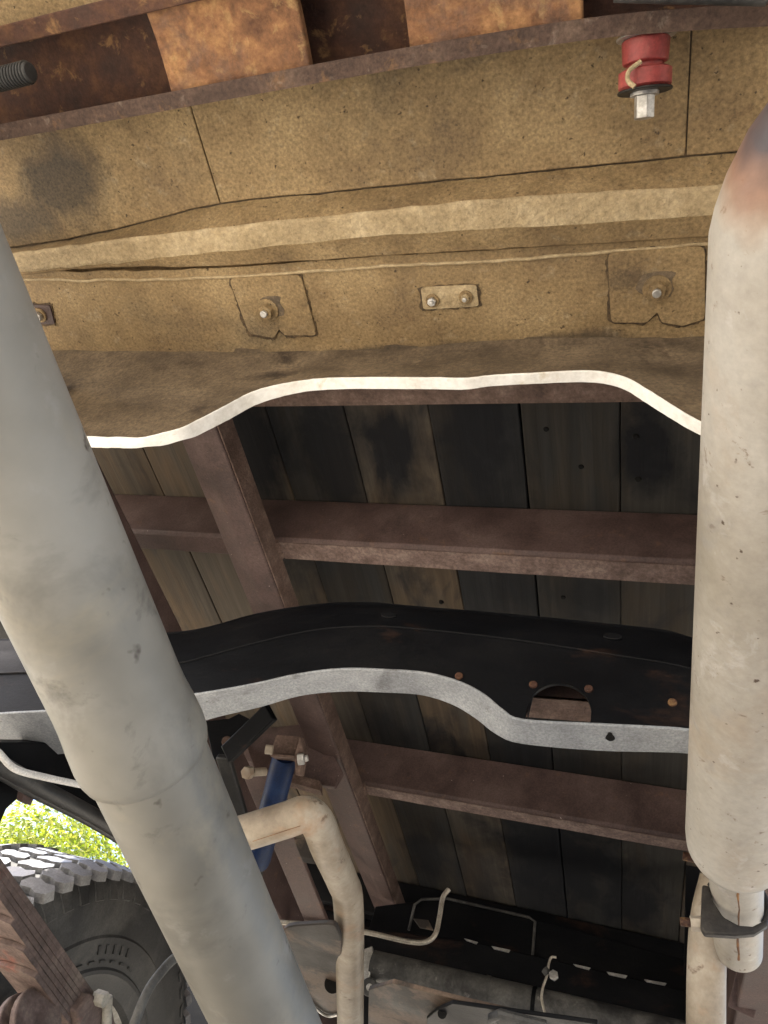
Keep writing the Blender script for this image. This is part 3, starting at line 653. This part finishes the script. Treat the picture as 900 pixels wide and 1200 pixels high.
MB().prism([W(a, b, y=1.70) for a, b in ((426, 1112), (436, 1108), (438, 1118), (432, 1148), (425, 1146))], (0, .03, 0)).build('end_clip', M['steel'], gt, bevel=.002)
rod('end_bolt', W(433, 1157, y=1.69), W(433, 1156, y=1.72), .017, M['greytube'], gt, 20, bevel=.003)
rod('bolt_tip', W(433, 1157, y=1.683), W(433, 1157, y=1.69), .007, M['steel'], gt, 12)
# dusty plates below
MB().prism([W(a, b, z=.36) for a, b in ((432, 1160), (460, 1152), (545, 1174), (700, 1210), (700, 1300), (430, 1280))], (0, 0, .006)).build('skid_plate', M['plate_tan'], T, bevel=.001)
MB().prism([W(a, b, z=.345) for a, b in ((500, 1194), (512, 1184), (530, 1176), (700, 1200), (700, 1290), (500, 1290))], (0, 0, .005)).build('skid_patch', M['black'], T, bevel=.001)
MB().tube([W(a, b, z=.335) for a, b in ((577, 1204), (577, 1192), (586, 1188), (640, 1202))], .006, 10).build('lifting_loop', M['greytube'], T)
MB().tube([W(518, 1188, z=.343), W(518, 1188, z=.348)], .006, 14).build('plate_hole', M['dark_hole'], T)
lp = [(330, 1086), (392, 1082), (400, 1100), (400, 1170), (394, 1188), (382, 1190), (366, 1176), (348, 1150), (332, 1120)]
gp = MB().prism([W(a, b, z=.44) for a, b in rounded(lp, .3)], (0, 0, .008)).build('spring_plate', M['plate_tan'], T, bevel=.002)
MB().tube([W(390, 1153, z=.436), W(390, 1153, z=.441)], .015, 20).build('plate_hole', M['dark_hole'], gp)
MB().tube([W(a, b, z=.436) for a, b in spline([(350, 1154), (366, 1177), (382, 1190), (396, 1189)], 4)], .003, 8).build('plate_edge', M['steel'], gp)
# brake line
bl = pipe('brake_line', [W(a, b, y=1.66) for a, b in ((250, 1078), (332, 1081), (389, 1086), (432, 1093), (476, 1103), (498, 1104), (510, 1095), (515, 1075), (519, 1052), (526, 1042))], .0052, M['brake'], T, 7, 12,
          label='thin dull brake line bending upward near the tail')
MB().tube([W(383, 1089, y=1.655), W(390, 1092, y=1.65)], .010, 12).build('line_clip', M['steel'], bl)
MB().prism([W(a, b, y=1.78) for a, b in ((484, 1076), (502, 1078), (508, 1090), (492, 1087))], (0, .004, 0)).build('line_tab', M['plate_tan'], bl, bevel=.001)
wire = pipe('ground_wire', [W(a, b, y=1.67) for a, b in ((652, 1122), (646, 1122), (643, 1130), (641, 1143), (636, 1158), (635, 1172), (640, 1192))], .0025, M['brake'], T, 6, 8, label='thin pale wire clipped to the tail crossmember')
hexnut('wire_screw', W(649, 1144, y=1.66), (0, -1, 0), .0095, .008, M['steel'], wire)
MB().tube([W(638, 1136, y=1.665), W(642, 1141, y=1.665)], .0075, 10).build('wire_clip', M['greytube'], wire)
# dark brown brackets at right behind the exhaust
bar('hanger_arm', W(812, 1000, y=1.75), W(809, 1210, y=2.0), .03, .01, (0, -1, -.4), M['black'], T, bevel=.002)
bar('hanger_arm', W(893, 1090, y=1.5), W(868, 1185, y=1.62), .045, .012, (0, -1, -.4), M['primer'], T, bevel=.002)

box('backing_panel', (-1.25, 2.225, .38), (.6, 2.25, .985), M['black'], T, bevel=.003)  # black panel added to hide bright sky behind the tail
# ------------------------------------------------------------------ leaf spring
XS = -.72
s0, s1 = W(-80, 889, x=XS), W(150, 1220, x=XS)
sdv = (s1-s0); slen = sdv.length; sdv.normalize()
upn = Vector((1, 0, 0)).cross(sdv).normalized()
if upn.z < 0: upn = -upn
LT = .0068
def leaf_mesh(a, L, n=10):
    rows = []
    for j in range(n+1):
        p = s0+sdv*(a+(L-a)*j/n); rows.append([p, p-Vector((.064, 0, 0))])
    return rows
main = MB().slab(leaf_mesh(0, slen+.3), -upn*LT).build('leaf_spring', M['spring'], T, bevel=.001, label='rusty stacked leaf spring beside the tyre')
starts = [0, 0, .02, W(2, 1060, x=XS).y, 0]
base_y = W(0, 1030, x=XS).y-s0.y
for k in range(1, 7):
    a = max(0, (k-2)*.048 + (W(0, 1004, x=XS)-s0).dot(sdv)-.01)
    tip = -upn*LT*k
    wdt = .064
    o = MB(); rows = [[p+tip for p in r] for r in leaf_mesh(a, slen+.3)]
    o.slab(rows, -upn*(LT-.0005))
    if k > 1:                                    # rounded, slightly drooping tip
        o.slab([[rows[0][0]-sdv*.006+Vector((-.012, 0, 0)), rows[0][1]-sdv*.006+Vector((.012, 0, 0))], rows[0]], -upn*(LT-.0005))
    o.build('leaf', M['spring'], main, bevel=.0005)
def disc(name, c, ax_, r, h, material, parent, seg=28, **k):
    ax_ = Vector(ax_).normalized(); return MB().tube([Vector(c), Vector(c)+ax_*h], r, seg).build(name, material, parent, bevel=.002, **k)
disc('bump_pad', W(46, 1196, x=XS+.004), (-.6, .2, -.3), .040, .010, M['spring'], main)
disc('bump_pad', W(28, 1204, x=XS-.01), (-.6, .2, -.3), .040, .010, M['spring'], main)
MB().prism([W(a, b, x=XS+.012) for a, b in ((106, 1164), (132, 1180), (138, 1215), (96, 1215), (90, 1186))], (-.05, 0, 0)).build('spring_clamp', M['spring'], main, bevel=.003)
hexnut('clamp_nut', W(124, 1172, x=XS+.025), (-1, 0, 0), .010, .018, M['rim'], main)
rod('u_bolt', W(126, 1168, x=XS+.016), W(124, 1230, x=XS+.016), .007, M['rim'], main)

# ------------------------------------------------------------------ wheel
WX, WY, WZ, WR = -1.015, 1.404, .0726, .42
prof = [(.222, .105), (.235, .128), (.255, .134), (.262, .139), (.268, .139), (.272, .136), (.30, .140), (.318, .1405), (.322, .137), (.35, .136), (.375, .131), (.392, .127), (.405, .120), (.414, .108),
        (.418, .09), (.419, 0), (.418, -.09), (.414, -.108), (.392, -.127), (.35, -.136), (.30, -.14), (.25, -.132), (.222, -.105)]
wheel = MB().lathe(prof, (WX, WY, WZ), 128).build('wheel', M['rubber'], T, label='dusty all-terrain tyre and steel wheel')
MB().lathe([(.225, .104), (.232, .112), (.228, .118), (.218, .112), (.208, .09), (.20, .05), (.185, .035), (.12, .02), (.08, .04), (.07, .06), (.03, .065), (.0, .065)], (WX, WY, WZ), 72).build('rim', M['rim'], wheel)
MB().lathe([(.0, .16), (.055, .16), (.06, .15), (.06, .065), (.15, .06), (.155, .02)], (WX, WY, WZ), 48).build('brake_drum', M['greytube'], wheel)
# axle tube towards the driveshaft
rod('axle_tube', (WX+.1, WY, WZ), (-.31+.55, WY, WZ), .042, M['greytube'], T, 32)
def mesh_of(mb):
    me = bpy.data.meshes.new('tread_block'); me.from_pydata(mb.v, [], mb.f); me.materials.append(M['tread'])
    return me
# tread blocks: hexagonal in the middle rows, stepped lugs at the shoulders
def hexblock(a, b, h, skew):
    p = [(-a, -b*.45), (-a*.62, -b), (-a*.1, -b*.7), (a*.45, -b*.98), (a*.95, -b*.6), (a, b*.4), (a*.6, b), (a*.08, b*.72), (-a*.5, b), (-a*.96, b*.55)]
    base = [(x+skew*y, y, -.008) for x, y in p]; topp = [(x*.93+skew*y*.93, y*.93, h) for x, y in p]
    n = len(p); return MB().add(base+topp, [tuple(range(n))[::-1], tuple(range(n, 2*n))]+[(i, (i+1) % n, n+(i+1) % n, n+i) for i in range(n)])
b_mid = mesh_of(hexblock(.0315, .0180, .0080, .35)); b_mid2 = mesh_of(hexblock(.0315, .0180, .0080, -.35)); b_sh = mesh_of(hexblock(.0290, .0182, .0075, .12))
NB = 62
def block(me, xo, a, tilt=0):
    o = link('tread_block', me, None, wheel)
    r = WR-.001
    m = Matrix.Translation((WX+xo, WY+r*math.cos(a), WZ+CZ+r*math.sin(a))) @ Matrix.Rotation(a-math.pi/2, 4, 'X') @ Matrix.Rotation(tilt, 4, 'Y')
    o.matrix_basis = m
for k in range(NB):
    a = 2*math.pi*k/NB
    for j, xo in enumerate((.101, .035, -.033, -.099)):
        me = (b_sh, b_mid, b_mid2, b_sh)[j]
        block(me, xo, a+(j % 2)*math.pi/NB, (.20, 0, 0, -.20)[j])
# shoulder lugs down the sidewall, sidewall marks
for k in range(NB):
    a = 2*math.pi*k/NB
    if not (.2 < a/math.pi < 1.3): continue
    mb = MB(); da = .030
    mb.add([(WX+x, WY+r*math.cos(t), WZ+r*math.sin(t)) for t in (a-da, a+da) for (r, x) in ((.376, .130), (.376, .1345), (.418, .1155), (.412, .10))],
           [(0, 1, 2, 3), (7, 6, 5, 4), (0, 4, 5, 1), (1, 5, 6, 2), (2, 6, 7, 3), (3, 7, 4, 0)])
    mb.build('shoulder_lug', M['rubber'], wheel, bevel=.002)
ha = math.atan2(.36, -.20)
for k in range(5):                                # raised slanted marks on the sidewall
    a = ha-.02-k*.075
    mb = MB(); q = [(.293, a-.018), (.293, a+.012), (.307, a+.026), (.307, a-.004)]
    mb.add([(WX+.1385+d, WY+r*math.cos(t), WZ+r*math.sin(t)) for d in (0, .0035) for r, t in q], [(3, 2, 1, 0), (4, 5, 6, 7), (0, 1, 5, 4), (1, 2, 6, 5), (2, 3, 7, 6), (3, 0, 4, 7)])
    mb.build('sidewall_mark', M['hose'], wheel)
for k in range(7):
    a = ha+.25-k*.11
    mb = MB(); q = [(.279, a-.035), (.279, a+.02), (.283, a+.02), (.283, a-.035)]
    mb.add([(WX+.1375+d, WY+r*math.cos(t), WZ+r*math.sin(t)) for d in (0, .003) for r, t in q], [(3, 2, 1, 0), (4, 5, 6, 7), (0, 1, 5, 4), (1, 2, 6, 5), (2, 3, 7, 6), (3, 0, 4, 7)])
    mb.build('sidewall_mark', M['rubber'], wheel)
# hoses beside the wheel
pipe('pale_cable', [W(a, b, x=-.70) for a, b in ((-40, 850), (-4, 880), (18, 901), (53, 911), (105, 922), (160, 935))], .0042, M['cable'], T, 8, 10, label='thin pale cable looping along the frame')
pipe('rubber_hose', [W(a, b, x=-.73) for a, b in ((-60, 862), (-5, 893), (38, 918), (80, 940), (120, 962), (180, 1000))], .0105, M['hose'], T, 8, 14, label='black rubber hose above the tyre')
pipe('rubber_hose', [W(a, b, x=-.74) for a, b in ((-60, 880), (-5, 905), (38, 929), (84, 952), (120, 972), (180, 1010))], .006, M['hose'], T, 8, 12, label='thinner black hose above the tyre')
MB().prism([W(a, b, x=-.745) for a, b in ((28, 926), (42, 932), (36, 944), (26, 939))], (-.01, 0, 0)).build('hose_clip', M['primer'], T, bevel=.001)
MB().prism([W(a, b, x=-.78) for a, b in ((-60, 860), (-5, 870), (110, 870), (170, 1000), (117, 966), (62, 934), (30, 928), (8, 948), (-4, 975), (-60, 985))], (-.03, 0, 0)).build('dark_panel', M['black'], T, bevel=.002)  # black panel added to cover bright sky above the hoses
box('dark_panel', (-1.25, .72, .70), (-.80, 1.0, .71), M['black'], T)
pipe('brake_hose', [W(a, b, x=-.60) for a, b in ((150, 1225), (159, 1195), (174, 1160), (190, 1138), (206, 1122), (240, 1100))], .0062, M['greytube'], T, 8, 14, label='grey flexible brake hose in front of tyre sidewall')

# ------------------------------------------------------------------ leafy bush beyond the wheel
def bush_at(c, rx, rz, nleaf, label, seed):
    rnd = random.Random(seed)
    e = bpy.data.objects.new('leafy_bush', None); C.objects.link(e); e.location = (c[0], c[1], 0)
    e['label'] = label; e['category'] = 'bush'; e['group'] = 'bushes beyond the truck'
    tr = MB()
    for k in range(7):
        a = rnd.uniform(0, 6.28); r = rnd.uniform(.3, .8)*rx
        tip = (c[0]+r*math.cos(a), c[1]+r*math.sin(a), -CZ+rz*rnd.uniform(1.0, 1.7))
        base = (c[0]+.1*math.cos(a), c[1]+.1*math.sin(a), -CZ)
        tr.tube([Vector(q) for q in spline([base, tuple((np.array(base)+np.array(tip))/2+np.array([0, 0, .15])), tip], 4)], [.03-.0025*i for i in range(9)], 6)
    tr.build('trunk', M['bark'], e)
    v = []; f = []
    clumps = []
    for k in range(60):
        d = Vector((rnd.gauss(0, 1), rnd.gauss(0, 1), rnd.gauss(0, 1))).normalized()*rnd.uniform(.35, 1.0)
        clumps.append((c[0]+d.x*rx, c[1]+d.y*rx, -CZ+rz+d.z*rz*.95, rnd.uniform(.25, .5)*min(rx, rz)))
    for i in range(nleaf):
        q = clumps[i % 60]
        d = Vector((rnd.gauss(0, 1), rnd.gauss(0, 1), rnd.gauss(0, 1))).normalized()*q[3]*rnd.uniform(.3, 1)**.5
        p = Vector(q[:3])+d
        if p.z < -CZ+.02: continue
        n = (d.normalized()+Vector((rnd.uniform(-.8, .8), rnd.uniform(-.8, .8), rnd.uniform(-.2, 1)))).normalized()
        u = n.orthogonal().normalized(); u.rotate(Matrix.Rotation(rnd.uniform(0, 6.28), 3, n)); t = n.cross(u)
        L = rnd.uniform(.014, .03); k = len(v)
        v += [p-u*L, p+t*L*.45+n*L*.1, p+u*L, p-t*L*.45+n*L*.1]; f.append((k, k+1, k+2, k+3))
    me = bpy.data.meshes.new('crown'); me.from_pydata([(a, b, z+CZ) for a, b, z in v], [], f)
    link('crown', me, M['leaf'], e)
bush_at((-4.2, 4.6), 1.3, 1.25, 70000, 'yellow-green sunlit leafy bush visible above the tyre tread', 1)
bush_at((-3.6, 6.6), 1.6, 1.5, 70000, 'sunlit leafy bush standing beyond the tail of the truck', 2)
